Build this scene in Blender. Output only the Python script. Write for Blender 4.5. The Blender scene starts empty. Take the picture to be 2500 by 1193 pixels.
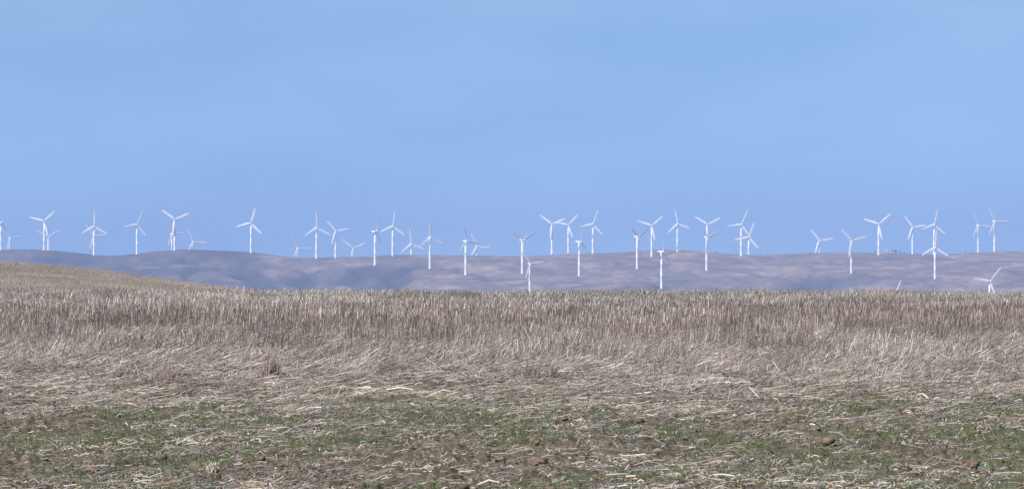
import bpy, math, random
import numpy as np

random.seed(7)
sc = bpy.context.scene
C = sc.collection
R = math.radians

# ------------------------------------------------------------------ camera, sky, sun, exposure
K = 7.2e-5                       # radians per photo pixel (200 mm lens on a 36 mm sensor, 2500 px)
EYE = 1.6                        # camera height above the field
HV = 700.0                       # photo row of the level line of sight
cam = bpy.data.objects.new('camera', bpy.data.cameras.new('camera'))
C.objects.link(cam)
cam.data.lens = 200.0
cam.data.sensor_width = 36.0
cam.data.clip_start = 0.5
cam.data.clip_end = 60000.0
cam.location = (0, 0, EYE)
cam.rotation_euler = (R(90) + (HV - 596.5) * K, 0, 0)
cam.data.dof.use_dof = True
cam.data.dof.focus_distance = 125.0
cam.data.dof.aperture_fstop = 20.0
sc.camera = cam

SUN_EL, SUN_AZ = 36.0, 138.0     # azimuth: degrees left of the view direction
world = bpy.data.worlds.new('World')
sc.world = world
world.use_nodes = True
wn, wl = world.node_tree.nodes, world.node_tree.links
bg = wn['Background']
sky = wn.new('ShaderNodeTexSky')
sky.sky_type = 'NISHITA'
sky.sun_disc = False
sky.sun_elevation = R(SUN_EL)
sky.sun_rotation = R(-SUN_AZ)
sky.altitude = 3000.0
sky.air_density = 0.55
sky.dust_density = 0.0
sky.ozone_density = 5.0
tc = wn.new('ShaderNodeTexCoord')
lift = wn.new('ShaderNodeVectorMath'); lift.operation = 'ADD'; lift.inputs[1].default_value = (0, 0, 0.15)
wl.new(tc.outputs['Generated'], lift.inputs[0])
wl.new(lift.outputs[0], sky.inputs['Vector'])
# thin high cirrus veil
mp = wn.new('ShaderNodeMapping'); mp.inputs['Scale'].default_value = (16, 16, 60); mp.inputs['Rotation'].default_value = (0, R(9), 0)
wl.new(tc.outputs['Generated'], mp.inputs[0])
cn = wn.new('ShaderNodeTexNoise'); cn.inputs['Scale'].default_value = 1.0; cn.inputs['Detail'].default_value = 3.0; cn.inputs['Roughness'].default_value = 0.45
wl.new(mp.outputs[0], cn.inputs['Vector'])
cr = wn.new('ShaderNodeMapRange'); cr.inputs['From Min'].default_value = 0.35; cr.inputs['From Max'].default_value = 0.75
cr.inputs['To Min'].default_value = 0.14; cr.inputs['To Max'].default_value = 0.24
wl.new(cn.outputs['Fac'], cr.inputs['Value'])
mx = wn.new('ShaderNodeMix'); mx.data_type = 'RGBA'
wl.new(cr.outputs[0], mx.inputs['Factor'])
wl.new(sky.outputs[0], mx.inputs['A'])
mx.inputs['B'].default_value = (4.5, 5.8, 7.5, 1)
tint = wn.new('ShaderNodeVectorMath'); tint.operation = 'MULTIPLY'; tint.inputs[1].default_value = (1.03, 1.09, 0.97)
wl.new(mx.outputs['Result'], tint.inputs[0])
wl.new(tint.outputs[0], bg.inputs['Color'])
bg.inputs['Strength'].default_value = 0.12

sl = bpy.data.lights.new('sun', 'SUN')
sl.energy = 4.4
sl.angle = R(0.53)
sl.color = (1.0, 0.96, 0.91)
sun = bpy.data.objects.new('sun', sl)
C.objects.link(sun)
sun.rotation_euler = (R(90 - SUN_EL), 0, R(SUN_AZ + 180))
sun.location = (-60, -60, 80)

sc.view_settings.view_transform = 'Standard'
sc.view_settings.look = 'None'
sc.view_settings.exposure = 0.66
sc.view_settings.gamma = 1.0
sc.cycles.volume_bounces = 1
sc.cycles.max_bounces = 6
sc.cycles.diffuse_bounces = 3
sc.cycles.use_denoising = True
sc.cycles.denoising_prefilter = 'NONE'

# ------------------------------------------------------------------ helpers
def mesh_from_arrays(name, verts, faces, nper, mat=None, smooth=False, attrs=None):
    """verts (n,3); faces (m,nper) ints. attrs: {name: (n,) float or (n,3) colour}"""
    me = bpy.data.meshes.new(name)
    n, m = len(verts), len(faces)
    me.vertices.add(n)
    me.vertices.foreach_set('co', np.ascontiguousarray(verts, dtype=np.float32).ravel())
    me.loops.add(m * nper)
    me.loops.foreach_set('vertex_index', np.ascontiguousarray(faces, dtype=np.int32).ravel())
    me.polygons.add(m)
    me.polygons.foreach_set('loop_start', np.arange(m, dtype=np.int32) * nper)
    me.update(calc_edges=True)
    if smooth:
        me.polygons.foreach_set('use_smooth', np.ones(m, dtype=bool))
    for k, v in (attrs or {}).items():
        if v.ndim == 1:
            a = me.attributes.new(k, 'FLOAT', 'POINT'); a.data.foreach_set('value', v.astype(np.float32))
        else:
            a = me.attributes.new(k, 'FLOAT_COLOR', 'POINT')
            a.data.foreach_set('color', np.c_[v, np.ones(len(v))].astype(np.float32).ravel())
    if mat: me.materials.append(mat)
    return me

def link(name, me, parent=None):
    o = bpy.data.objects.new(name, me)
    C.objects.link(o)
    if parent: o.parent = parent
    return o

def tag(o, label=None, cat=None, group=None, kind=None):
    if label: o['label'] = label
    if cat: o['category'] = cat
    if group: o['group'] = group
    if kind: o['kind'] = kind
    return o

def smooth01(x, a, b):
    t = np.clip((x - a) / (b - a), 0, 1)
    return t * t * (3 - 2 * t)

def _hash(ix, iy, seed):
    h = (ix.astype(np.int64) * 374761393 + iy.astype(np.int64) * 668265263 + seed * 1442695041) & 0xFFFFFFFF
    h = ((h ^ (h >> 13)) * 1274126177) & 0xFFFFFFFF
    h = (h ^ (h >> 16)) & 0xFFFFFFFF
    return h / 4294967295.0

def vnoise(x, y, seed=0):
    ix, iy = np.floor(x), np.floor(y)
    fx, fy = x - ix, y - iy
    fx = fx * fx * fx * (fx * (fx * 6 - 15) + 10); fy = fy * fy * fy * (fy * (fy * 6 - 15) + 10)
    a, b = _hash(ix, iy, seed), _hash(ix + 1, iy, seed)
    c, d = _hash(ix, iy + 1, seed), _hash(ix + 1, iy + 1, seed)
    return (a * (1 - fx) + b * fx) * (1 - fy) + (c * (1 - fx) + d * fx) * fy

def fbm(x, y, seed=0, octs=4, gain=0.5):
    s, amp, tot = 0, 1.0, 0
    for i in range(octs):
        s = s + amp * vnoise(x, y, seed + i * 17); tot += amp
        x, y, amp = x * 2.03 + 5.1, y * 2.03 + 1.7, amp * gain
    return s / tot

def new_mat(name, rough=0.9, spec=0.2):
    m = bpy.data.materials.new(name); m.use_nodes = True
    b = m.node_tree.nodes['Principled BSDF']
    b.inputs['Roughness'].default_value = rough
    b.inputs['Specular IOR Level'].default_value = spec
    return m, m.node_tree.nodes, m.node_tree.links, b

def attr_mat(name, rough=0.7, spec=0.3, transl=0.0):
    m, n, l, b = new_mat(name, rough, spec)
    a = n.new('ShaderNodeAttribute'); a.attribute_name = 'col'
    l.new(a.outputs['Color'], b.inputs['Base Color'])
    return m

# ------------------------------------------------------------------ the lie of the land
def near_z(x, y):
    """field from under the camera to the crest at about 205 m, the dip behind it and the rise on the left"""
    d = np.maximum(y, 1.0)
    u = 1250 + x / (d * K)
    uc = np.clip(u, -1500, 4000)
    vtop = np.interp(uc, [-1500, 0, 600, 1100, 1700, 2200, 2500, 4000], [725, 727, 728, 731, 730, 731, 735, 743])
    crest = EYE + (HV - vtop) * K * 205.0
    z = crest * np.clip((d - 45) / 160.0, 0, 1)
    t = np.clip((d - 195) / 60.0, 0, 1)
    z = z - smooth01(d, 196, 330) * 3.2 * np.clip((d - 196) / 134, 0, 1)
    # far rise of the same field, seen at the left
    vm = np.interp(uc, [-1500, -500, 0, 100, 200, 300, 400, 500, 580, 660, 800, 1200, 4000],
                   [600, 622, 642, 647, 655, 667, 681, 694, 703, 715, 745, 860, 1100])
    top = EYE + (HV - vm) * K * 700.0 + 0.25
    low = -2.2
    ramp = np.clip((d - 300) / 400.0, 0, 1)
    rise = low + (top - 0.25 - low) * (ramp ** 0.8)
    w = smooth01(d, 250, 360)
    z = z * (1 - w) + rise * w
    f = smooth01(d, 690, 2400)
    z = np.where(d > 690, z * (1 - f) + (-95.0) * f - np.clip((d - 690), 0, 200) * 0.02 * (1 - f), z)
    # relief
    z = z + 0.5 * (fbm(x / 60, y / 60, 3, 3) - 0.5) * smooth01(d, 260, 400)
    z = z + 0.10 * (fbm(x / 7, y / 14, 5, 3) - 0.5) * (1 - 0.5 * smooth01(d, 90, 200))
    return z

def micro(x, y):
    """clods and ruts in the bare near soil"""
    w = 1 - smooth01(y, 90, 130)
    n = fbm(x / 0.45, y / 0.7, 9, 4, 0.55)
    r = np.abs(fbm(x / 1.6, y / 1.1, 21, 3) - 0.5)
    f = fbm(x / 0.13, y / 0.2, 25, 4, 0.6)
    return w * (0.09 * (n - 0.5) + 0.085 * (f - 0.5) + 0.16 * np.clip(f - 0.62, 0, 1) - 0.06 * (0.15 - r).clip(0, 1) * 3)

def ground_z(x, y):
    return near_z(x, y) + micro(x, y)

# ------------------------------------------------------------------ ground sheet (disc round the camera, fine inside the view)
def angles(fine_half, nfine, ncoarse):
    fine = np.linspace(-fine_half, fine_half, nfine)
    rest = np.linspace(fine_half, 2 * math.pi - fine_half, ncoarse + 2)[1:-1]
    return np.concatenate([fine, rest])

def polar_sheet(name, ang, rad, zfun, mat, attrfun=None, centre=False, smooth=True):
    A, D = np.meshgrid(ang, rad)
    X, Y = D * np.sin(A), D * np.cos(A)
    Z = zfun(X, Y)
    V = np.stack([X.ravel(), Y.ravel(), Z.ravel()], 1)
    nr, na = D.shape
    i = np.arange(nr - 1)[:, None] * na
    j = np.arange(na)[None, :]
    jn = (j + 1) % na
    F = np.stack([(i + j).ravel(), (i + jn).ravel(), (i + na + jn).ravel(), (i + na + j).ravel()], 1)
    F = F[:, ::-1]
    at = attrfun(V) if attrfun else None
    me = mesh_from_arrays(name, V, F, 4, mat, smooth, at)
    return me

def soil_cover(V):
    x, y = V[:, 0], V[:, 1]
    straw = smooth01(y + 14 * (fbm(x / 3, y / 9, 31, 3) - 0.5), 64, 90)
    return {'straw': straw, 'far': smooth01(y, 230, 330)}

gm, n, l, b = new_mat('field_soil', 0.95, 0.1)
tcg = n.new('ShaderNodeTexCoord')
n1 = n.new('ShaderNodeTexNoise'); n1.inputs['Scale'].default_value = 2.2; n1.inputs['Detail'].default_value = 8; n1.inputs['Roughness'].default_value = 0.65
l.new(tcg.outputs['Object'], n1.inputs['Vector'])
r1 = n.new('ShaderNodeValToRGB')
r1.color_ramp.elements[0].position = 0.34; r1.color_ramp.elements[0].color = (0.055, 0.043, 0.032, 1)
r1.color_ramp.elements[1].position = 0.68; r1.color_ramp.elements[1].color = (0.18, 0.145, 0.112, 1)
e = r1.color_ramp.elements.new(0.5); e.color = (0.11, 0.087, 0.066, 1)
l.new(n1.outputs['Fac'], r1.inputs['Fac'])
# straw litter
mp2 = n.new('ShaderNodeMapping'); mp2.inputs['Scale'].default_value = (3.0, 9.0, 3.0)
l.new(tcg.outputs['Object'], mp2.inputs[0])
n2 = n.new('ShaderNodeTexNoise'); n2.inputs['Scale'].default_value = 3.0; n2.inputs['Detail'].default_value = 8; n2.inputs['Roughness'].default_value = 0.7
l.new(mp2.outputs[0], n2.inputs['Vector'])
r2 = n.new('ShaderNodeValToRGB')
r2.color_ramp.elements[0].position = 0.35; r2.color_ramp.elements[0].color = (0.05, 0.04, 0.03, 1)
r2.color_ramp.elements[1].position = 0.65; r2.color_ramp.elements[1].color = (0.15, 0.125, 0.10, 1)
l.new(n2.outputs['Fac'], r2.inputs['Fac'])
sa = n.new('ShaderNodeAttribute'); sa.attribute_name = 'straw'
m1 = n.new('ShaderNodeMix'); m1.data_type = 'RGBA'
l.new(sa.outputs['Fac'], m1.inputs['Factor']); l.new(r1.outputs[0], m1.inputs['A']); l.new(r2.outputs[0], m1.inputs['B'])
# the far rise: dry stubble in blotches and drill lines
mp3 = n.new('ShaderNodeMapping'); mp3.inputs['Scale'].default_value = (0.12, 0.02, 0.12)
l.new(tcg.outputs['Object'], mp3.inputs[0])
n3 = n.new('ShaderNodeTexNoise'); n3.inputs['Scale'].default_value = 2.2; n3.inputs['Detail'].default_value = 7; n3.inputs['Roughness'].default_value = 0.62
l.new(mp3.outputs[0], n3.inputs['Vector'])
r3 = n.new('ShaderNodeValToRGB')
r3.color_ramp.elements[0].position = 0.35; r3.color_ramp.elements[0].color = (0.15, 0.125, 0.10, 1)
r3.color_ramp.elements[1].position = 0.65; r3.color_ramp.elements[1].color = (0.30, 0.25, 0.205, 1)
l.new(n3.outputs['Fac'], r3.inputs['Fac'])
fa = n.new('ShaderNodeAttribute'); fa.attribute_name = 'far'
m2 = n.new('ShaderNodeMix'); m2.data_type = 'RGBA'
l.new(fa.outputs['Fac'], m2.inputs['Factor']); l.new(m1.outputs['Result'], m2.inputs['A']); l.new(r3.outputs[0], m2.inputs['B'])
l.new(m2.outputs['Result'], b.inputs['Base Color'])
bp = n.new('ShaderNodeBump'); bp.inputs['Strength'].default_value = 0.6; bp.inputs['Distance'].default_value = 0.04
n4 = n.new('ShaderNodeTexNoise'); n4.inputs['Scale'].default_value = 9; n4.inputs['Detail'].default_value = 6
l.new(tcg.outputs['Object'], n4.inputs['Vector']); l.new(n4.outputs['Fac'], bp.inputs['Height']); l.new(bp.outputs[0], b.inputs['Normal'])

rad = np.concatenate([np.linspace(0.3, 38, 40), np.arange(38.2, 72, 0.09), np.arange(72, 110, 0.2), np.arange(110, 240, 1.0),
                      np.arange(240, 720, 5.0), np.geomspace(720, 3000, 60)])
me = polar_sheet('ground', angles(R(7.2), 760, 120), rad, ground_z, gm, soil_cover)
tag(link('ground', me), kind='structure')

# ------------------------------------------------------------------ distant hills
RU = [-3000, -1500, -600, 0, 60, 110, 170, 230, 270, 330, 380, 440, 500, 560, 620, 680, 740, 820, 900, 940, 1000, 1060, 1130, 1250, 1300, 1380,
      1430, 1500, 1560, 1620, 1680, 1740, 1850, 1950, 2080, 2150, 2250, 2300, 2350, 2430, 2500, 3200, 4500]
RV = [660, 630, 618, 611, 608, 609, 613, 621, 624, 620, 613, 609, 611, 613, 616, 623, 629, 631, 631, 627, 624, 622, 621, 620, 619, 615,
      612, 611, 608, 609, 612, 615, 619, 617, 617, 619, 618, 619, 617, 614, 613, 620, 655]
FD = [9000, 11300, 12100, 12700, 13400, 13900, 14550, 15200]
FV = [840, 845, 770, 720, 684, 655, 617, 617]
D_RIDGE = 14550.0

def v_front(d): return np.interp(d, FD, FV)

def hills_base(x, y):
    d = np.maximum(np.hypot(x, y), 1.0)
    a = np.arctan2(x, y)
    u = 1250 + np.clip(a, -0.4, 0.4) / K
    ridge = np.interp(u, RU, RV)
    ridge = np.where(np.abs(a) > 0.38, 680, ridge)
    dv = v_front(np.minimum(d, D_RIDGE)) + (ridge - 617) * smooth01(d, 12000, D_RIDGE)
    z = EYE + (HV - dv) * K * d
    zr = EYE + (HV - ridge) * K * D_RIDGE
    back = zr - (d - D_RIDGE) * 0.0125
    z = np.where(d > D_RIDGE, back, z)
    z = np.where(d < 11300, np.maximum(-118 + 0 * d, -118), z)
    z = np.where((d >= 11300) & (d < D_RIDGE), np.maximum(z, -118), z)
    return z

def hills_relief(x, y):
    d = np.hypot(x, y)
    wx = 420 * (fbm(x / 1500, y / 1500, 41, 3) - 0.5)
    wy = 500 * (fbm(x / 1500, y / 1500, 47, 3) - 0.5)
    g = np.abs(fbm((x + wx) / 520, (y + wy) / 1300, 51, 4, 0.5) - 0.5) * 2      # ridged: valleys at zero
    g2 = np.abs(fbm((x - wy) / 210 + y / 900, (y + wx) / 420, 61, 4, 0.55) - 0.5) * 2
    f = fbm(x / 90, y / 120, 71, 4, 0.5) - 0.5
    a = np.arctan2(x, y); u = 1250 + a / K
    left = 1 - 0.45 * smooth01(u, 850, 1500)
    w = smooth01(d, 11000, 12300) * (1 - smooth01(d, 13900, 14500))
    top = smooth01(d, 13900, 14600) * 1.0
    r = w * left * (32 * (np.minimum(g, 0.45) - 0.30) + 24 * (np.minimum(g2, 0.4) - 0.2))
    return r + 9.0 * f * w + 1.2 * f * top

# gullies and dry valleys cut into the slope: (column, row) chains, half width m, depth m
GUL = [([(478, 628), (490, 655), (496, 715)], 48, 24), ([(560, 640), (640, 662), (682, 714)], 60, 32), ([(830, 640), (890, 668), (905, 700)], 60, 26),
       ([(975, 650), (935, 680), (880, 714)], 75, 36), ([(1075, 650), (1130, 660), (1190, 682)], 45, 16), ([(1330, 664), (1430, 676)], 50, 18),
       ([(2030, 676), (1950, 690), (1840, 716)], 110, 34), ([(2040, 660), (2230, 682), (2500, 678)], 50, 13), ([(150, 628), (90, 660), (60, 700)], 60, 24),
       ([(330, 640), (280, 668), (260, 705)], 60, 20), ([(400, 640), (360, 690)], 45, 16), ([(1560, 640), (1480, 652), (1380, 650)], 45, 12),
       ([(1700, 690), (1620, 708), (1500, 716)], 70, 22), ([(1760, 640), (1840, 660), (1900, 668)], 60, 12), ([(740, 640), (780, 690)], 60, 22), ([(2120, 648), (2300, 655)], 45, 9)]
def _d_of_row(v): return float(np.interp(v, FV[::-1][1:-1], FD[::-1][1:-1]))
def gullies(x, y):
    out = np.zeros_like(x)
    jx = 130 * (fbm(x / 260, y / 260, 81, 3) - 0.5); jy = 130 * (fbm(x / 260, y / 260, 87, 3) - 0.5)
    for chain, wdt, dep in GUL:
        P_ = [((u_ - 1250) * K * _d_of_row(v_), _d_of_row(v_)) for u_, v_ in chain]
        best = np.full_like(x, 1e9)
        for (ax, ay), (bx, by) in zip(P_[:-1], P_[1:]):
            L2 = (bx - ax) ** 2 + (by - ay) ** 2
            t = np.clip(((x + jx - ax) * (bx - ax) + (y + jy - ay) * (by - ay)) / L2, 0, 1)
            best = np.minimum(best, np.hypot(x + jx - ax - t * (bx - ax), y + jy - ay - t * (by - ay)))
        out -= dep * (0.55 * np.exp(-(best / (wdt * 0.42)) ** 1.4) + 0.35 * np.exp(-(best / (wdt * 1.4)) ** 1.5))
    return out

TB = []   # turbine footings: (x, y, z wanted)
def hills_z(x, y):
    z = hills_base(x, y) + hills_relief(x, y) + gullies(x, y)
    for (tx, ty, dz) in TB:
        q = (x - tx) ** 2 / (2 * 130.0 ** 2) + (y - ty) ** 2 / (2 * 110.0 ** 2)
        z = z + np.where(q < 12, dz * np.exp(-q), 0)
    return z

# ------------------------------------------------------------------ wind turbines
def paint(name, col, rough=0.45):
    m, n, l, b = new_mat(name, rough, 0.4)
    t = n.new('ShaderNodeTexCoord'); nn = n.new('ShaderNodeTexNoise'); nn.inputs['Scale'].default_value = 0.25; nn.inputs['Detail'].default_value = 5
    l.new(t.outputs['Object'], nn.inputs['Vector'])
    r = n.new('ShaderNodeValToRGB')
    r.color_ramp.elements[0].position = 0.3; r.color_ramp.elements[0].color = tuple(c * 0.9 for c in col) + (1,)
    r.color_ramp.elements[1].position = 0.7; r.color_ramp.elements[1].color = tuple(col) + (1,)
    l.new(nn.outputs['Fac'], r.inputs['Fac']); l.new(r.outputs[0], b.inputs['Base Color'])
    return m
white = paint('turbine_white', (0.83, 0.84, 0.86))
grey = paint('turbine_grey', (0.74, 0.75, 0.77))

def ring_tube(rings, seg=20, cap=True):
    """rings: list of arrays (seg,3)"""
    V = np.concatenate(rings); F = []
    for i in range(len(rings) - 1):
        for j in range(seg):
            F.append((i * seg + j, i * seg + (j + 1) % seg, (i + 1) * seg + (j + 1) % seg, (i + 1) * seg + j))
    me = (V, F)
    return V.tolist(), F + ([tuple(range(seg))[::-1], tuple(range((len(rings) - 1) * seg, len(rings) * seg))] if cap else [])

def pydata(name, V, F, mat, smooth=True):
    me = bpy.data.meshes.new(name); me.from_pydata(V, [], F); me.update()
    if smooth: me.polygons.foreach_set('use_smooth', [len(p.vertices) == 4 for p in me.polygons])
    me.materials.append(mat); return me

HUB = 77.0
ca = np.linspace(0, 2 * math.pi, 20, endpoint=False)
def circ(r, z): return np.stack([r * np.cos(ca), r * np.sin(ca), np.full(20, z)], 1)
tw = []
for z, r in [(-6, 3.0), (0.0, 3.0), (0.6, 2.75), (25, 2.6), (25.05, 2.62), (25.3, 2.62), (25.35, 2.58), (50, 2.3), (50.05, 2.32), (50.3, 2.32), (50.35, 2.28), (HUB - 1.9, 1.95)]:
    tw.append(circ(r, z))
V, F = ring_tube(tw); tower_me = pydata('tower', V, F, white)

def rounded(w, h, r=0.35, m=5):
    pts = []
    for cx, cz, a0 in [(1, 1, 0), (-1, 1, 90), (-1, -1, 180), (1, -1, 270)]:
        for k in range(m):
            a = R(a0 + 90 * k / (m - 1)); pts.append(((w / 2 - r * w / 2) * cx + r * w / 2 * math.cos(a), (h / 2 - r * h / 2) * cz + r * h / 2 * math.sin(a)))
    return np.array(pts)
nr = []
for y, w, h, zz in [(-3.1, 2.6, 2.6, 0), (-2.6, 3.3, 3.4, 0), (-1, 3.9, 4.0, 0.1), (5.5, 3.9, 4.0, 0.15), (7.6, 3.4, 3.3, 0.3), (8.1, 2.4, 2.2, 0.4)]:
    p = rounded(w, h); nr.append(np.stack([p[:, 0], np.full(20, y), p[:, 1] + zz], 1))
V, F = ring_tube(nr[::-1]); nac_me = pydata('nacelle', V, F, white)
# spinner
sr = []
for y, r in [(1.35, 1.3), (1.0, 1.75), (-0.4, 1.8), (-1.4, 1.5), (-2.1, 0.95), (-2.5, 0.25)]:
    sr.append(np.stack([r * np.cos(ca), np.full(20, y), r * np.sin(ca)], 1))
V, F = ring_tube(sr[::-1]); hub_me = pydata('rotor_hub', V, F, grey)
# blade along +Z, chord in X, thickness in Y
br = []
for t, ch, th, tw_ in [(0.0, 1.9, 1.9, 0), (0.04, 1.9, 1.8, 2), (0.12, 4.4, 1.4, 9), (0.22, 5.8, 1.2, 8), (0.4, 5.4, 1.0, 5), (0.6, 4.9, 0.8, 3), (0.8, 4.1, 0.6, 2), (0.93, 2.9, 0.4, 0), (1.0, 1.1, 0.16, 0)]:
    z = 0.9 + t * 38.8
    x = ch * 0.5 * np.cos(ca) + (ch - 1.9) * 0.22
    yv = th * 0.5 * np.sin(ca) * (1 - 0.35 * np.cos(ca))
    a = R(tw_); br.append(np.stack([x * math.cos(a) - yv * math.sin(a), x * math.sin(a) + yv * math.cos(a) - 1.4 * t * t, np.full(20, z)], 1))
V, F = ring_tube(br); blade_me = pydata('blade', V, F, white)

# hub column, hub row, row of the foot (None: hidden behind the ridge or the field), rotor radius in px, yaw, blade angle, label
TUR = [
 (5.5, 543, 610, 37, 76, 84, 'edge-on white wind turbine cut off at the left edge of the photo'),
 (26, 581, None, 33, 30, 12, 'small white wind turbine half sunk behind the ridge, nearest the left photo edge'),
 (108, 540, 610, 38, 5, 45, 'tall white wind turbine at far left, blades raised like a V above a smaller turbine'),
 (118.5, 578.5, None, 34.5, 22, 33, 'smaller distant wind turbine just right of the tall V-bladed one at far left'),
 (230.5, 552, 622.5, 38.5, 15, 90, 'wind turbine in the left saddle of the ridge with one blade straight up'),
 (230.5, 576, None, 35, 25, 9, 'farther wind turbine almost hidden behind the saddle turbine with its upright blade'),
 (336, 548, 620, 38.5, 25, 69, 'lone wind turbine on the rising ridge between the saddle pair and the left hilltop trio'),
 (426.6, 535.5, 611, 38, 5, 24, 'tallest wind turbine on the left hilltop, two blades spread up in a wide V'),
 (422, 571, None, 36.5, 35, 6, 'farther wind turbine overlapped by the tall one on the left hilltop'),
 (473, 590, None, 35, 25, 117, 'small wind turbine sunk behind the left hilltop, rotor just above the skyline'),
 (613, 544, 617, 40, 5, 75, 'isolated tall wind turbine on the downhill right shoulder of the left hill'),
 (728.6, 605.8, None, 34, 30, 0, 'wind turbine sunk behind the ridge so only its rotor shows, left of an upright-bladed turbine'),
 (774, 555.5, 631, 40, 22, 93, 'tall wind turbine on the skyline, one blade straight up, shallow dip left of centre'),
 (820, 567, 629, 38, 15, 12, 'wind turbine right beside the upright-bladed one, right blade nearly level, left one raised'),
 (862, 605.8, None, 35, 20, 23, 'small wind turbine peeping over the ridge, only a low V of blades and tower stub'),
 (920, 565, 645.6, 38, 74, 78, 'edge-on wind turbine with its foot below the skyline, left of centre'),
 (960, 552, 624.6, 38.5, 20, 84, 'tall skyline wind turbine just right of the edge-on one left of centre'),
 (1005, 595, None, 36, 20, 99, 'small low wind turbine between two tall ones left of centre, mostly behind the ridge'),
 (1051.6, 579.6, 655, 41, 30, 96, 'wind turbine on the hillside left of centre, upper blade leaning slightly left'),
 (1140, 588, 670.7, 41, 42, 111, 'half-turned wind turbine on the hillside with one long blade raised to the left'),
 (1165, 601.6, None, 34, 20, 117, 'small wind turbine sunk behind the ridge, right of the half-turned one'),
 (1278, 586, 668.6, 39, 40, 32, 'hillside wind turbine at mid photo, taller of the close pair above the dead twig'),
 (1295.7, 643.5, None, 39, 32, 8, 'nearest low wind turbine at mid photo, its tower running down into the stubble line'),
 (1347.7, 547, 617.3, 38, 5, 24, 'skyline wind turbine with wide V of blades, leftmost of three right of mid photo'),
 (1388, 553, 614, 38, 10, 49, 'skyline wind turbine in the middle of the close trio right of mid photo'),
 (1418.8, 590, 675, 42, 74, 98, 'edge-on hillside wind turbine below the skyline trio right of mid photo'),
 (1448.7, 546.7, 616, 39, 18, 72, 'rightmost of the skyline trio right of mid photo, one blade up and leaning right'),
 (1559, 577.5, 655.6, 33, 52, 27, 'hillside wind turbine with narrow half-turned rotor, left foot of the tan hilltop'),
 (1591.7, 551, 623.6, 39, 10, 42, 'skyline wind turbine on top of the tan hill with blade raised to the right'),
 (1620, 614, 704, 42, 72, 93, 'edge-on wind turbine standing lowest on the hillside, wholly below the skyline except its blade'),
 (1654.6, 570, 611, 37, 15, 102, 'wind turbine on the right side of the tan hilltop with a short visible tower'),
 (1727, 548, 617, 38, 5, 28, 'upper wind turbine of the two stacked in line, wide V of blades against the sky'),
 (1728, 578.5, 660, 36, 38, 22, 'lower wind turbine of the two stacked in line, hub overlapping the farther tower'),
 (1811, 548, 623.6, 40, 20, 67, 'left and taller of the crossed pair of skyline wind turbines right of centre'),
 (1828.8, 578.5, None, 38, 12, 71, 'right and smaller of the crossed pair of skyline wind turbines'),
 (2000.7, 587, None, 35, 10, 10, 'solitary wind turbine sunk behind the ridge in the wide gap at right'),
 (2080, 588, 666.5, 42, 20, 17, 'hillside wind turbine with V of blades, foot on a dark patch at right'),
 (2145.4, 547, 622.5, 40, 5, 42, 'tall skyline wind turbine just left of the pale trees on the ridge'),
 (2228.4, 556.5, 619, 40, 10, 9, 'skyline wind turbine between the pale trees and the stacked pair at right'),
 (2282, 548, 622, 40, 20, 80, 'upper skyline wind turbine of the stacked pair at right, blade nearly upright'),
 (2284, 603.7, 684, 41, 18, 88, 'lower hillside wind turbine of the stacked pair at right, blades drooping like an A'),
 (2390, 553, 615, 38, 30, 117, 'left of the two skyline wind turbines near the right photo edge'),
 (2430, 539.7, 614, 41, 28, 1, 'rightmost and highest skyline wind turbine near the right photo edge'),
 (2184.5, 724, None, 43, 20, 69, 'wind turbine hidden behind the stubble with only one blade tip rising, right side'),
 (2417.9, 686.5, None, 45, 22, 52, 'nearest low wind turbine at lower right, rotor in front of the hillside'),
]
PLACED = []
for i, (hu, hv, bv, rp, yaw, th, lab) in enumerate(TUR):
    ridge = float(np.interp(hu, RU, RV))
    if bv is not None:
        if bv - ridge > 3.5:
            D = float(np.interp(bv, FV[::-1][1:-1], FD[::-1][1:-1]))
        else:
            D = 14500.0
        s = (bv - hv) * K * D / HUB
        s = min(max(s, 0.88), 1.12)
        zb = EYE + (HV - bv) * K * D
    elif hv > 640:
        D = {643.5: 12650.0, 724: 12000.0, 686.5: 12000.0}[hv]
        s = rp * K * D / 39.7
        zb = EYE + (HV - hv) * K * D - HUB * s
    else:
        D = 39.7 / (K * rp); D = max(D, 15200.0)
        s = rp * K * D / 39.7
        zb = EYE + (HV - hv) * K * D - HUB * s
    hubx = (hu - 1250) * K * D
    x = hubx - 4.6 * s * math.sin(R(yaw))
    PLACED.append((x, D, zb, s, yaw, th, rp, lab))
    want = zb
    have = float(hills_base(np.array([x]), np.array([D]))[0] + hills_relief(np.array([x]), np.array([D]))[0] + gullies(np.array([x]), np.array([D]))[0])
    TB.append((x, D, want - have))
# neighbours' mounds add up: solve for the mound heights
P = np.array([[t[0], t[1]] for t in TB]); dz = np.array([t[2] for t in TB])
Q = (P[:, None, 0] - P[None, :, 0]) ** 2 / (2 * 130.0 ** 2) + (P[:, None, 1] - P[None, :, 1]) ** 2 / (2 * 110.0 ** 2)
G = np.where(Q < 12, np.exp(-Q), 0) + 0.02 * np.eye(len(P))
sol = np.linalg.solve(G, dz)
TB = [(t[0], t[1], float(np.clip(w, -60, 60))) for t, w in zip(TB, sol)]

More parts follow.
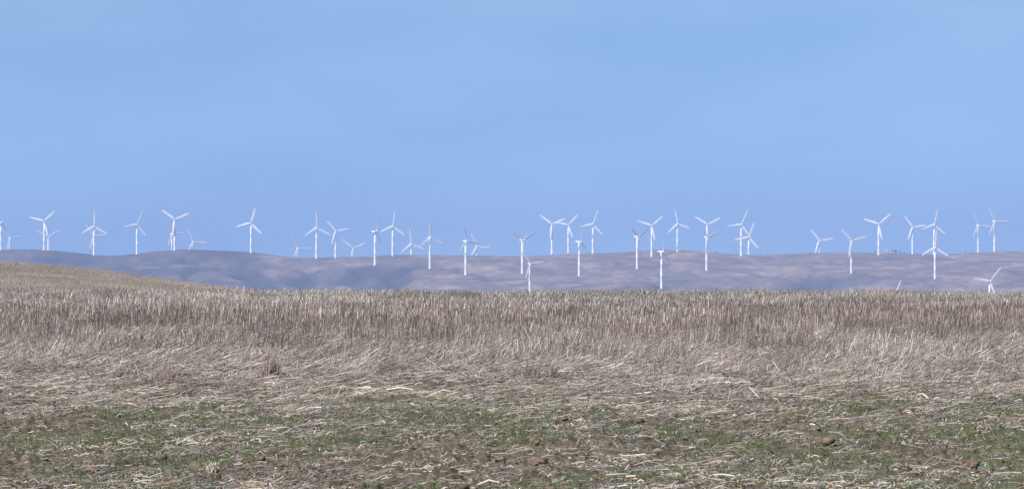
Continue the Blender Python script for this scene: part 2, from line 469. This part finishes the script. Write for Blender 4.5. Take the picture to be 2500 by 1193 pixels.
def make_turbine():
    root = bpy.data.objects.new('wind_turbine', None); C.objects.link(root)
    link('tower', tower_me, root)
    link('nacelle', nac_me, root).location = (0, 0, HUB)
    link('rotor_hub', hub_me, root).location = (0, -4.6, HUB)
    for k in range(3):
        o = link('blade', blade_me, root); o.location = (0, -4.6, HUB)
    return root
def copy_turbine(src):
    r = src.copy(); C.objects.link(r)
    for ch in src.children:
        c = ch.copy(); C.objects.link(c); c.parent = r
    return r
proto = make_turbine()
for i, (x, D, zb, s, yaw, th, rp, lab) in enumerate(PLACED):
    t = proto if i == 0 else copy_turbine(proto)
    t.location = (x, D, zb)
    t.scale = (s, s, s)
    t.rotation_euler = (0, 0, R(yaw))
    bl = [c for c in t.children if c.name.startswith('blade')]
    for k, c in enumerate(bl):
        c.rotation_euler = (0, R(90 - (th + 120 * k)), 0)
    tag(t, lab, 'wind turbine', 'wind turbines along the ridge')

# hill material: dry pasture, tan and pinkish, with darker scrub in patches
hm, n, l, b = new_mat('hill_pasture', 0.95, 0.1)
t = n.new('ShaderNodeTexCoord')
mpa = n.new('ShaderNodeMapping'); mpa.inputs['Scale'].default_value = (0.0055, 0.0030, 0.006)
l.new(t.outputs['Object'], mpa.inputs[0])
na_ = n.new('ShaderNodeTexNoise'); na_.inputs['Scale'].default_value = 1.0; na_.inputs['Detail'].default_value = 9; na_.inputs['Roughness'].default_value = 0.6; na_.inputs['Distortion'].default_value = 0.6
l.new(mpa.outputs[0], na_.inputs['Vector'])
ra = n.new('ShaderNodeValToRGB')
ra.color_ramp.elements[0].position = 0.37; ra.color_ramp.elements[0].color = (0.10, 0.08, 0.065, 1)
ra.color_ramp.elements[1].position = 0.65; ra.color_ramp.elements[1].color = (0.44, 0.30, 0.21, 1)
e = ra.color_ramp.elements.new(0.5); e.color = (0.21, 0.155, 0.12, 1)
mpb = n.new('ShaderNodeMapping'); mpb.inputs['Scale'].default_value = (0.016, 0.006, 0.02)
l.new(t.outputs['Object'], mpb.inputs[0])
nb_ = n.new('ShaderNodeTexNoise'); nb_.inputs['Scale'].default_value = 1.0; nb_.inputs['Detail'].default_value = 8; nb_.inputs['Roughness'].default_value = 0.65; nb_.inputs['Distortion'].default_value = 0.8
l.new(mpb.outputs[0], nb_.inputs['Vector'])
mix_ = n.new('ShaderNodeMix'); mix_.data_type = 'FLOAT'; mix_.inputs['Factor'].default_value = 0.62
l.new(na_.outputs['Fac'], mix_.inputs['A']); l.new(nb_.outputs['Fac'], mix_.inputs['B'])
l.new(mix_.outputs['Result'], ra.inputs['Fac'])
l.new(ra.outputs[0], b.inputs['Base Color'])

ga = n.new('ShaderNodeAttribute'); ga.attribute_name = 'scrub'
mg = n.new('ShaderNodeMix'); mg.data_type = 'RGBA'; mg.inputs['B'].default_value = (0.05, 0.045, 0.045, 1)
l.new(ga.outputs['Fac'], mg.inputs['Factor']); l.new(ra.outputs[0], mg.inputs['A']); l.new(mg.outputs['Result'], b.inputs['Base Color'])
def scrub(V):  # scrub cover, with gully shade put into the same dark colour
    x, y = V[:, 0], V[:, 1]
    u = 1250 + np.arctan2(x, y) / K
    g = smooth01(-gullies(x, y), 7, 20) * (0.5 + 0.9 * fbm(x / 120, y / 160, 97, 3))  # gully creases darkened in colour, standing in for their shade
    left = 0.72 * (1 - smooth01(u, 620, 980)) * smooth01(fbm(x / 420, y / 900, 93, 4), 0.28, 0.55)
    low = 0.15 * (1 - smooth01(y, 12300, 13300))
    return {'scrub': np.clip(np.maximum(g * 0.9, left * (0.1 + 1.5 * fbm(x / 110, y / 360, 99, 5, 0.6))) + low, 0, 0.92)}
hr = np.concatenate([np.linspace(2900, 11000, 30), np.arange(11050, 15300, 22), np.linspace(15400, 20000, 60)])
me = polar_sheet('hills', angles(R(7.2), 900, 150), hr, hills_z, hm, scrub)
tag(link('hills', me), kind='structure')

# ------------------------------------------------------------------ straw, stubble, sprouts (uncountable)
rng = np.random.default_rng(11)

def prisms(base, vec, w0, w1, sides=3, bend=None, rows=2):
    """thin closed stalks: base (n,3), vec (n,3) to the tip, widths at base and tip"""
    n_ = len(base)
    L = np.linalg.norm(vec, axis=1, keepdims=True); dirn = vec / L
    ref = np.where(np.abs(dirn[:, 2:3]) < 0.9, np.array([[0, 0, 1.0]]), np.array([[1.0, 0, 0]]))
    a = np.cross(dirn, ref); a /= np.linalg.norm(a, axis=1, keepdims=True)
    c = np.cross(dirn, a)
    ph = rng.uniform(0, 2 * math.pi, n_)
    rings = []
    for r_ in range(rows):
        tt = r_ / (rows - 1)
        w = (w0 * (1 - tt) + w1 * tt)[:, None]
        cen = base + vec * tt
        if bend is not None: cen = cen + bend * (tt * (1 - tt) * 4)
        for k in range(sides):
            an = (ph + 2 * math.pi * k / sides)[:, None]
            rings.append(cen + (a * np.cos(an) + c * np.sin(an)) * w * 0.5)
    V = np.stack(rings, 1)                       # n, rows*sides, 3
    nv = rows * sides
    f = []
    for r_ in range(rows - 1):
        for k in range(sides):
            k2 = (k + 1) % sides
            f.append((r_ * sides + k, r_ * sides + k2, (r_ + 1) * sides + k2, (r_ + 1) * sides + k))
    f = np.array(f)
    F = (np.arange(n_)[:, None, None] * nv + f[None]).reshape(-1, 4)
    return V.reshape(-1, 3), F, nv

def scatter(n_, d0, d1, umin=-330, umax=2830):
    """uniform over the wedge of ground in view, with a margin at both sides"""
    y = np.sqrt(rng.uniform(d0 * d0, d1 * d1, n_))
    x = (rng.uniform(umin, umax, n_) - 1250) * K * y
    return x, y

STRAW = np.array([(0.60, 0.52, 0.44), (0.50, 0.45, 0.40), (0.42, 0.37, 0.34), (0.33, 0.28, 0.25), (0.46, 0.33, 0.22), (0.72, 0.66, 0.57), (0.55, 0.44, 0.31)])
def straw_cols(n_, p, mul=None):
    idx = rng.choice(len(STRAW), n_, p=p)
    c = STRAW[idx] * np.array([0.575, 0.57, 0.595]) * rng.uniform(0.42, 1.5, (n_, 1))
    if mul is not None: c = c * mul[:, None]
    hi = rng.uniform(0, 1, n_) < 0.05
    c = np.where(hi[:, None], np.array([[0.66, 0.62, 0.56]]) * rng.uniform(0.85, 1.1, (n_, 1)) * (1 if mul is None else mul[:, None]), c)
    return np.clip(c, 0, 0.8)

straw_mat = attr_mat('dry_straw', 0.55, 0.35)
stub_mat = attr_mat('stubble_straw', 0.6, 0.3)

# standing stubble
N = 165000
x, y = scatter(N, 66, 216)
zone = fbm(x / 3.2, y / 16.0, 101, 4)
u = 1250 + x / (y * K)
dd = y + 46 * (zone - 0.5) - 6 * smooth01(u, 1700, 2500)
keep = rng.uniform(0, 1, N) < (0.38 * smooth01(dd, 70, 86) + 0.62 * smooth01(dd, 80, 110))
hole = fbm(x / 1.3, y / 4.0, 111, 3)
keep &= hole < 0.55 + 0.12 * smooth01(y, 125, 175)
x, y, dd, u, hole = x[keep], y[keep], dd[keep], u[keep], hole[keep]
n_ = len(x)
z = ground_z(x, y) - 0.01
ln = rng.normal(0.28, 0.06, n_).clip(0.10, 0.46) * (0.66 + 0.7 * fbm(x / 2.2, y / 6, 121, 3))
lean_front = (1 - smooth01(dd, 84, 118))
lean_far = smooth01(dd, 150, 178)
mean = R(40) * lean_front + R(14) * lean_far + R(4)
loc = fbm(x / 0.7, y / 2.6, 131, 4, 0.6) - 0.5
tilt = np.abs(mean + loc * R(70) * (0.30 + lean_front) + rng.normal(0, R(8), n_) * (1 + 1.2 * lean_front))
azn = rng.normal(0, 0.75, n_) + 0.9 * (fbm(x / 2.5, y / 8, 141, 2) - 0.5)
flip = rng.uniform(0, 1, n_) < 0.13
azn = np.where(flip, azn + math.pi, azn)
tilt = tilt.clip(0, R(84))
ln = ln * (1 + 0.2 * lean_front) * (0.72 + 0.28 * smooth01(y, 70, 112))
vec = np.stack([np.sin(tilt) * np.cos(azn), np.sin(tilt) * np.sin(azn) * 0.8, np.cos(tilt)], 1) * ln[:, None]
w = rng.uniform(0.008, 0.023, n_) * np.clip(y / 140, 0.5, 1.15)
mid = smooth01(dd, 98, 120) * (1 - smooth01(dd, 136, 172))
patch = fbm(x / 1.6, y / 5.0, 127, 4)
mul = (1.02 - 0.25 * mid - 0.08 * lean_front) * (0.22 + 1.5 * patch)  # middle band: shade deep between upright stalks put into their colour
V, F, nv = prisms(np.stack([x, y, z], 1), vec, w, w * 0.8)
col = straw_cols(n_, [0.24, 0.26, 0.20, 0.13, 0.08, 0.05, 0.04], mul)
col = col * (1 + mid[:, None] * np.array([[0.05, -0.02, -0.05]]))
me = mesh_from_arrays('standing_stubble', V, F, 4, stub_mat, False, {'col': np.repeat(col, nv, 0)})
tag(link('standing_stubble', me), 'dense standing grain stubble, grey beige stalks across the field up to its crest', 'stubble', kind='stuff')

# stubble on the far rise at left
N = 70000
x, y = scatter(N, 400, 712, -500, 900)
ok = fbm(x / 3.0, y / 9.0, 151, 3) < 0.62
x, y = x[ok], y[ok]; n_ = len(x)
z = ground_z(x, y) - 0.02
ln = rng.normal(0.26, 0.05, n_).clip(0.1, 0.4)
tilt = np.abs(rng.normal(R(14), R(12), n_)); azn = rng.uniform(-0.8, 0.8, n_)
vec = np.stack([np.sin(tilt) * np.cos(azn), np.sin(tilt) * np.sin(azn), np.cos(tilt)], 1) * ln[:, None]
V, F, nv = prisms(np.stack([x, y, z], 1), vec, rng.uniform(0.03, 0.07, n_), rng.uniform(0.015, 0.03, n_))
mulf = 0.62 + 0.75 * fbm(x / 9, y / 28, 161, 4)
cf = np.array([[0.295, 0.25, 0.21]]) * rng.uniform(0.78, 1.2, (n_, 1)) * mulf[:, None] * (1 - 0.3 * (1 - smooth01(y, 400, 480)))[:, None]
me = mesh_from_arrays('far_stubble', V, F, 4, stub_mat, False, {'col': np.repeat(cf, nv, 0)})
tag(link('far_stubble', me), 'pale dry stubble covering the low rise at the far left of the field', 'stubble', kind='stuff')

# lying straw: mats between 62 and 105 m, thinner in patches towards the camera
N = 235000
x, y = scatter(N, 40, 128)
pn = fbm(x / 0.9, y / 3.6, 171, 4)
pn2 = fbm(x / 2.6, y / 7.5, 181, 3)
dens = np.where(y > 68, 0.95, 0.0) * 1.0
thr = 0.505 - 0.14 * smooth01(y, 60, 78) + 0.05 * (1 - smooth01(y, 42, 60))
pr = smooth01(0.55 * pn + 0.45 * pn2, thr - 0.06, thr + 0.08) * (1 - 0.7 * smooth01(y, 84, 112))
ok = rng.uniform(0, 1, N) < (0.34 + 0.66 * pr)
x, y = x[ok], y[ok]; n_ = len(x)
long_ = rng.uniform(0, 1, n_) < 0.10 + 0.14 * pr[ok] + 0.38 * smooth01(y, 62, 85)
ln = np.where(long_, rng.uniform(0.16, 0.42, n_), rng.uniform(0.04, 0.14, n_)) * (0.62 + 0.38 * smooth01(y, 55, 80))
az = rng.normal(R(12), 0.7, n_) + 1.0 * (fbm(x / 1.5, y / 5, 191, 2) - 0.5)
wild = rng.uniform(0, 1, n_) < 0.22
az = np.where(wild, rng.uniform(-math.pi, math.pi, n_), az)
el = np.abs(rng.normal(R(4), R(6), n_)) + R(20) * smooth01(y, 76, 100) * rng.uniform(0.2, 1.2, n_)
vec = np.stack([np.cos(el) * np.cos(az), np.cos(el) * np.sin(az), np.sin(el)], 1) * ln[:, None]
lift_ = rng.uniform(0.005, 0.05, n_)
z = ground_z(x, y) + lift_
bend = np.zeros((n_, 3)); bend[:, 2] = rng.normal(0, 0.018, n_); bend[:, 1] = rng.normal(0, 0.03, n_)
w = rng.uniform(0.004, 0.012, n_) * np.where(rng.uniform(0, 1, n_) < 0.12, 1.6, 1.0)
V, F, nv = prisms(np.stack([x, y, z], 1), vec, w, w * 0.85, bend=bend, rows=3)
col = straw_cols(n_, [0.26, 0.24, 0.16, 0.10, 0.07, 0.10, 0.07], 0.35 + 1.2 * fbm(x / 0.5, y / 1.8, 195, 3))
col = np.clip(col * np.array([[1.06, 1.04, 1.0]]), 0, 0.8)
me = mesh_from_arrays('fallen_straw', V, F, 4, straw_mat, False, {'col': np.repeat(col, nv, 0)})
tag(link('fallen_straw', me), 'flattened and scattered pale straw lying over the soil in front of the standing stubble', 'straw', kind='stuff')

# green sprouts
N = 380000
x, y = scatter(N, 40, 118)
g = 0.6 * fbm(x / 0.7, y / 2.6, 201, 4) + 0.4 * fbm(x / 3.0, y / 5.0, 211, 2)
thr = 0.43 + 0.15 * smooth01(y, 66, 84) + 0.03 * smooth01(y, 90, 112)
ok = rng.uniform(0, 1, N) < (0.13 * (1 - smooth01(y, 66, 84)) + 0.75 * smooth01(g, thr, thr + 0.14))
x, y = x[ok], y[ok]; n_ = len(x)
z = ground_z(x, y) - 0.005
tilt = np.abs(rng.normal(R(18), R(18), n_)).clip(0, R(75)); azn = rng.uniform(-math.pi, math.pi, n_)
ln = rng.uniform(0.03, 0.085, n_)
vec = np.stack([np.sin(tilt) * np.cos(azn), np.sin(tilt) * np.sin(azn), np.cos(tilt)], 1) * ln[:, None]
V, F, nv = prisms(np.stack([x, y, z], 1), vec, rng.uniform(0.005, 0.011, n_), np.full(n_, 0.0015))
GR = np.array([(0.06, 0.14, 0.035), (0.10, 0.16, 0.045), (0.045, 0.09, 0.03), (0.16, 0.16, 0.06)])
col = GR[rng.integers(0, 4, n_)] * rng.uniform(0.8, 1.3, (n_, 1))
me = mesh_from_arrays('green_sprouts', V, F, 4, attr_mat('sprout_green', 0.6, 0.3), False, {'col': np.repeat(col, nv, 0)})
tag(link('green_sprouts', me), 'short green volunteer sprouts in patches on the foreground soil', 'grass', kind='stuff')

# crumbs of soil
import bmesh
def ico_arrays(sub):
    bm = bmesh.new(); bmesh.ops.create_icosphere(bm, subdivisions=sub, radius=1.0)
    V = np.array([v.co[:] for v in bm.verts]); F = np.array([[v.index for v in f.verts] for f in bm.faces]); bm.free(); return V, F
iv, if_ = ico_arrays(2)
N = 15000
x, y = scatter(N, 40, 100)
ok = rng.uniform(0, 1, N) < (0.15 + 0.85 * smooth01(fbm(x / 1.1, y / 3, 221, 3), 0.42, 0.6)) * (1 - 0.85 * smooth01(y, 58, 78))
x, y = x[ok], y[ok]; n_ = len(x)
sz = 0.010 + 0.028 * rng.power(0.35, n_)
z = ground_z(x, y) + sz * 0.2
jit = 1 + 0.28 * rng.normal(0, 1, (n_, len(iv), 1)).clip(-1.6, 1.6)
stretch = np.stack([rng.uniform(0.9, 1.7, n_), rng.uniform(0.8, 1.3, n_), rng.uniform(0.5, 0.9, n_)], 1)
V = iv[None] * jit * sz[:, None, None] * stretch[:, None] + np.stack([x, y, z], 1)[:, None]
F = (np.arange(n_)[:, None, None] * len(iv) + if_[None]).reshape(-1, 3)
col = np.array([(0.13, 0.098, 0.072)]) * rng.uniform(0.6, 1.35, (n_, 1)) * np.array([[1, 1, 1]])
me = mesh_from_arrays('soil_crumbs', V.reshape(-1, 3), F, 3, attr_mat('crumb_soil', 0.95, 0.1), False, {'col': np.repeat(col, len(iv), 0)})
tag(link('soil_crumbs', me), 'brown crumbs and small lumps of soil among the foreground straw', 'soil', kind='stuff')

# ------------------------------------------------------------------ individual clods and stones
def at(u, v):
    """point of the field seen at photo column u, row v"""
    ds = np.arange(38, 230, 0.05)
    xs = (u - 1250) * K * ds
    zs = ground_z(xs, ds)
    row = HV - (zs - EYE) / (ds * K)
    i = int(np.argmax(row <= v))
    return xs[i], ds[i], zs[i]

clod_mat, n, l, b = new_mat('clod_earth', 0.95, 0.1)
t = n.new('ShaderNodeTexCoord'); nn = n.new('ShaderNodeTexNoise'); nn.inputs['Scale'].default_value = 14; nn.inputs['Detail'].default_value = 6
l.new(t.outputs['Object'], nn.inputs['Vector'])
r = n.new('ShaderNodeValToRGB'); r.color_ramp.elements[0].position = 0.35; r.color_ramp.elements[0].color = (0.09, 0.066, 0.046, 1)
r.color_ramp.elements[1].position = 0.65; r.color_ramp.elements[1].color = (0.20, 0.15, 0.11, 1)
l.new(nn.outputs['Fac'], r.inputs['Fac']); l.new(r.outputs[0], b.inputs['Base Color'])
bp = n.new('ShaderNodeBump'); bp.inputs['Distance'].default_value = 0.02; l.new(nn.outputs['Fac'], bp.inputs['Height']); l.new(bp.outputs[0], b.inputs['Normal'])

iv3, if3 = ico_arrays(3)
def clod(u, v, wpx, hpx, label, name='soil_clod', cat='clod', seed=0):
    x, y, z = at(u, v)
    rw, rh = wpx * K * y / 2, hpx * K * y / 2
    q = iv3.copy()
    nz = fbm(q[:, 0] * 1.7 + seed * 3.1, q[:, 1] * 1.7 + q[:, 2] * 2.3, 300 + seed, 4, 0.6)
    n2_ = fbm(q[:, 0] * 5 + seed, q[:, 1] * 5 + q[:, 2] * 4, 340 + seed, 3)
    q = q * (0.45 + 0.75 * nz + 0.45 * n2_)[:, None]
    q = np.round(q * 3.2) / 3.2 * 0.45 + q * 0.55
    q = q * np.array([rw * 0.8, rw * 0.7, rh * 0.95])
    me = mesh_from_arrays(name, q, if3, 3, clod_mat, False)
    o = link(name, me); o.location = (x, y, z + rh * 0.55); o.rotation_euler = (0, 0, seed * 1.3)
    tag(o, label, cat, 'clods of earth in the foreground')
clod(2195, 1013, 20, 24, 'upright pinkish brown clod of earth standing in green sprouts at right', seed=1)
clod(1305, 1082, 34, 20, 'brown rounded clod at mid photo, just left of bottom centre green patch', seed=2)
clod(1926, 936, 40, 13, 'flat dark clod in the straw mat where standing stubble ends at right', seed=3)
clod(2022, 1082, 44, 20, 'low brown clod with shaded right side, lower right foreground', seed=4)
clod(1290, 1018, 32, 18, 'light brown clod under a broken straw near mid foreground', seed=5)
clod(740, 1035, 26, 14, 'dark brown clod left of centre in the foreground straw', seed=6)
clod(815, 1140, 60, 24, 'wide dark lump of earth near the bottom left of centre', seed=7)
clod(2412, 1060, 44, 14, 'mossy olive lump of earth at far right foreground', seed=8)
clod(1310, 1135, 70, 24, 'broad earthen lump with dark underside at bottom centre', seed=9)
clod(2375, 1142, 40, 22, 'reddish brown clod near the bottom right corner', seed=10)
clod(230, 1150, 50, 14, 'dark crumbly lump of earth near the bottom left corner', seed=11)

# ------------------------------------------------------------------ single stems that stand out
def tube(name, pts, rads, mat, seg=7, parent=None):
    pts = [np.array(p, float) for p in pts]; rings = []
    for i, p in enumerate(pts):
        d = pts[min(i + 1, len(pts) - 1)] - pts[max(i - 1, 0)]; d /= np.linalg.norm(d)
        ref = np.array([0, 1, 0]) if abs(d[1]) < 0.9 else np.array([1, 0, 0])
        a = np.cross(d, ref); a /= np.linalg.norm(a); c = np.cross(d, a)
        rings.append(np.array([p + rads[i] * (a * math.cos(2 * math.pi * k / seg) + c * math.sin(2 * math.pi * k / seg)) for k in range(seg)]))
    V, F = ring_tube(rings, seg)
    return link(name, pydata(name, V, F, mat), parent)
twig_mat, n, l, b = new_mat('dead_stem_brown', 0.8, 0.2)
nn = n.new('ShaderNodeTexNoise'); nn.inputs['Scale'].default_value = 30
r = n.new('ShaderNodeValToRGB'); r.color_ramp.elements[0].color = (0.10, 0.075, 0.05, 1); r.color_ramp.elements[1].color = (0.24, 0.18, 0.12, 1)
l.new(nn.outputs['Fac'], r.inputs['Fac']); l.new(r.outputs[0], b.inputs['Base Color'])

def stem_path(u0, d, px):
    """photo-sized path (dx, height above ground in m, dy)"""
    s = K * d; x0 = (u0 - 1250) * s; z0 = float(ground_z(np.array([x0]), np.array([d]))[0])
    return x0, z0, s
d = 196.0; x0, z0, s = stem_path(1289, d, 0)
root = bpy.data.objects.new('dead_weed', None); C.objects.link(root); root.location = (x0, d, z0)
row = lambda v: EYE + (HV - v) * K * d - z0
def q(u, v, dy=0.0): return ((u - 1289) * s, dy, row(v))
tube('stem', [(0, 0, -0.05), q(1289, 722), q(1288, 714), q(1287, 710), q(1284, 704), q(1283, 700), q(1281, 696)], [0.012, 0.012, 0.011, 0.010, 0.009, 0.007, 0.004], twig_mat, parent=root)
tube('side_shoot', [q(1288, 713), q(1293, 711, 0.03), q(1299, 713, 0.05), q(1303, 716, 0.06)], [0.008, 0.007, 0.005, 0.003], twig_mat, parent=root)
tag(root, 'dead brown forked weed poking above the stubble crest below mid-photo turbines', 'dead weed')
d = 190.0; x0, z0, s = stem_path(430, d, 0)
row = lambda v: EYE + (HV - v) * K * d - z0
o = tube('bent_straw', [(0, 0, 0.0), ((438 - 430) * s, 0, row(712)), ((449 - 430) * s, 0.0, row(702)), ((461 - 430) * s, 0.02, row(694)), ((470 - 430) * s, 0.03, row(694))], [0.006, 0.006, 0.005, 0.004, 0.002], stub_mat and straw_mat)
ca_ = o.data.attributes.new('col', 'FLOAT_COLOR', 'POINT'); ca_.data.foreach_set('color', np.tile([0.5, 0.45, 0.38, 1], len(o.data.vertices)).astype(np.float32))
o.location = (x0, d, z0); tag(o, 'long thin bent straw rising above the stubble crest at left', 'straw')

# tufts of upright dark stubble left standing in the flattened straw
for (u_, v_, wpx, hpx, n_t, lab) in [(1292, 930, 40, 58, 110, 'dark upright tuft of stubble left standing in flattened straw at mid photo'),
        (1346, 934, 26, 44, 90, 'narrow dark tuft of stubble just right of the larger upright tuft at mid photo'),
        (398, 935, 56, 46, 170, 'upright reddish grey tuft of stubble in the flattened straw at left'),
        (662, 915, 44, 44, 130, 'grey tuft of standing stubble left of centre above the straw mats'),
        (1655, 880, 60, 46, 150, 'broad brown tuft of standing stubble right of centre among leaning straw'),
        (515, 1150, 24, 26, 40, 'small pale grass tuft in the soil near bottom left')]:
    x0, y0, z0 = at(u_, v_)
    sx = wpx * K * y0 / 2; hh = hpx * K * y0
    bx = rng.normal(0, sx * 0.6, n_t).clip(-1.0 * sx, 1.0 * sx); by = rng.uniform(-1, 1, n_t) * sx * 0.8
    bz = ground_z(bx + x0, by + y0) - z0 - 0.01
    tl = np.abs(rng.normal(0, R(17), n_t)); aa = rng.uniform(-math.pi, math.pi, n_t); ll = hh * rng.uniform(0.3, 1.1, n_t)
    vec = np.stack([np.sin(tl) * np.cos(aa), np.sin(tl) * np.sin(aa), np.cos(tl)], 1) * ll[:, None]
    V, F, nv = prisms(np.stack([bx, by, bz], 1), vec, rng.uniform(0.006, 0.013, n_t), rng.uniform(0.004, 0.009, n_t))
    base = np.array([[0.20, 0.155, 0.13]]) if 'pale' not in lab else np.array([[0.42, 0.37, 0.29]])
    cc = base * 1.45 * rng.uniform(0.5, 1.6, (n_t, 1))
    me = mesh_from_arrays('stubble_tuft', V, F, 4, stub_mat, False, {'col': np.repeat(cc, nv, 0)})
    o = link('stubble_tuft', me); o.location = (x0, y0, z0)
    tag(o, lab, 'stubble tuft', 'tufts standing in the flattened straw')

# ------------------------------------------------------------------ trees and shrubs on the far ridge
leaf_pale = attr_mat('foliage_pale', 0.8, 0.1)
def blob_tree(name, u, v, wpx, hpx, D, base_col, label, group, trunk=True):
    x = (u - 1250) * K * D
    zt = float(hills_z(np.array([x]), np.array([D]))[0])
    z0 = EYE + (HV - v) * K * D
    z0 = zt if abs(z0 - zt) < 14 else z0
    W, H = wpx * K * D, hpx * K * D
    root = bpy.data.objects.new(name, None); C.objects.link(root); root.location = (x, D, z0)
    hh = H * 0.45
    o = tube('trunk', [(0, 0, -1), (0.05 * W, 0, H * 0.25), (0, 0, H * 0.6)], [0.35, 0.28, 0.12], twig_mat, parent=root)
    nl = 700
    cl = rng.normal(0, 1, (9, 3)); cl /= np.linalg.norm(cl, axis=1, keepdims=True)
    cl = cl * rng.uniform(0.2, 0.75, (9, 1)) * np.array([W / 2, W / 2, H * 0.36]) + np.array([0, 0, H * 0.58])
    p = cl[rng.integers(0, 9, nl)] + rng.normal(0, 1, (nl, 3)) * np.array([W, W, H]) * 0.085
    p[:, 2] = p[:, 2].clip(0.3, H * 1.05)
    a = rng.normal(0, 1, (nl, 3)); a /= np.linalg.norm(a, axis=1, keepdims=True)
    bq = np.cross(a, rng.normal(0, 1, (nl, 3))); bq /= np.linalg.norm(bq, axis=1, keepdims=True)
    sz_ = rng.uniform(0.25, 0.6, (nl, 1)) * max(H, 3) / 9
    V = np.stack([p - a * sz_, p + bq * sz_ * 0.8, p + a * sz_, p - bq * sz_ * 0.8], 1).reshape(-1, 3)
    F = np.arange(nl * 4).reshape(-1, 4)
    col = np.array([base_col]) * rng.uniform(0.7, 1.3, (nl, 1))
    me = mesh_from_arrays('crown', V, F, 4, leaf_pale, False, {'col': np.repeat(col, 4, 0)})
    link('crown', me, root)
    tag(root, label, 'tree' if 'tree' in name else 'shrub', group)
PALE, DARK = (0.60, 0.60, 0.55), (0.045, 0.065, 0.035)
gt = 'trees and scrub on the far ridge'
blob_tree('pale_tree', 2161, 620, 12, 11, 14520, PALE, 'pale grey-leaved tree on the skyline, leftmost of the pale clump', gt)
blob_tree('pale_tree', 2170, 620, 12, 9, 14500, PALE, 'pale grey-leaved tree on the skyline, middle of the pale clump', gt)
blob_tree('pale_tree', 2179, 620, 13, 11, 14530, PALE, 'pale grey-leaved tree on the skyline, rightmost of the pale clump', gt)
blob_tree('dark_tree', 2187, 620, 8, 9, 14525, DARK, 'dark round tree touching the right side of the pale clump', gt)
for k, (u_, w_, h_, lb) in enumerate([(2197, 12, 5, 'low dark shrub right of the dark round tree'), (2208, 14, 4, 'low dark shrub left of a skyline turbine foot at right'),
        (2221, 12, 4, 'low dark shrub directly at a skyline turbine foot at right'), (1746, 10, 4, 'small dark shrub on the skyline right of the stacked pair mid right'),
        (2357, 8, 5, 'small dark shrub on the skyline left of the last two turbines'), (2136, 8, 4, 'small dark shrub left of the turbine beside the pale trees'),
        (2369, 10, 3, 'low dark shrub between the lone small shrub and the last two turbines'), (1856, 12, 3, 'low dark shrub on the skyline just right of the crossed turbines')]):
    blob_tree('dark_shrub', u_, float(np.interp(u_, RU, RV)) + 1.0, w_, h_, 14520, DARK, lb, gt)

# ------------------------------------------------------------------ haze
hx = 20800.0
bm = bmesh.new(); bmesh.ops.create_cube(bm, size=1.0)
for v in bm.verts:
    v.co.x *= 2 * hx; v.co.y *= 2 * hx; v.co.z = -150.0 if v.co.z < 0 else 232.0
me = bpy.data.meshes.new('haze'); bm.to_mesh(me); bm.free()
hz = bpy.data.materials.new('haze_air'); hz.use_nodes = True
hn = hz.node_tree.nodes; hn.clear()
out = hn.new('ShaderNodeOutputMaterial'); pv = hn.new('ShaderNodeVolumePrincipled')
pv.inputs['Color'].default_value = (0.35, 0.475, 0.84, 1)
pv.inputs['Density'].default_value = 5.3e-5
pv.inputs['Anisotropy'].default_value = 0.0
hz.node_tree.links.new(pv.outputs[0], out.inputs['Volume'])
me.materials.append(hz)
tag(link('haze', me), 'thin blue distance haze over the plain and hills', 'haze', kind='stuff')
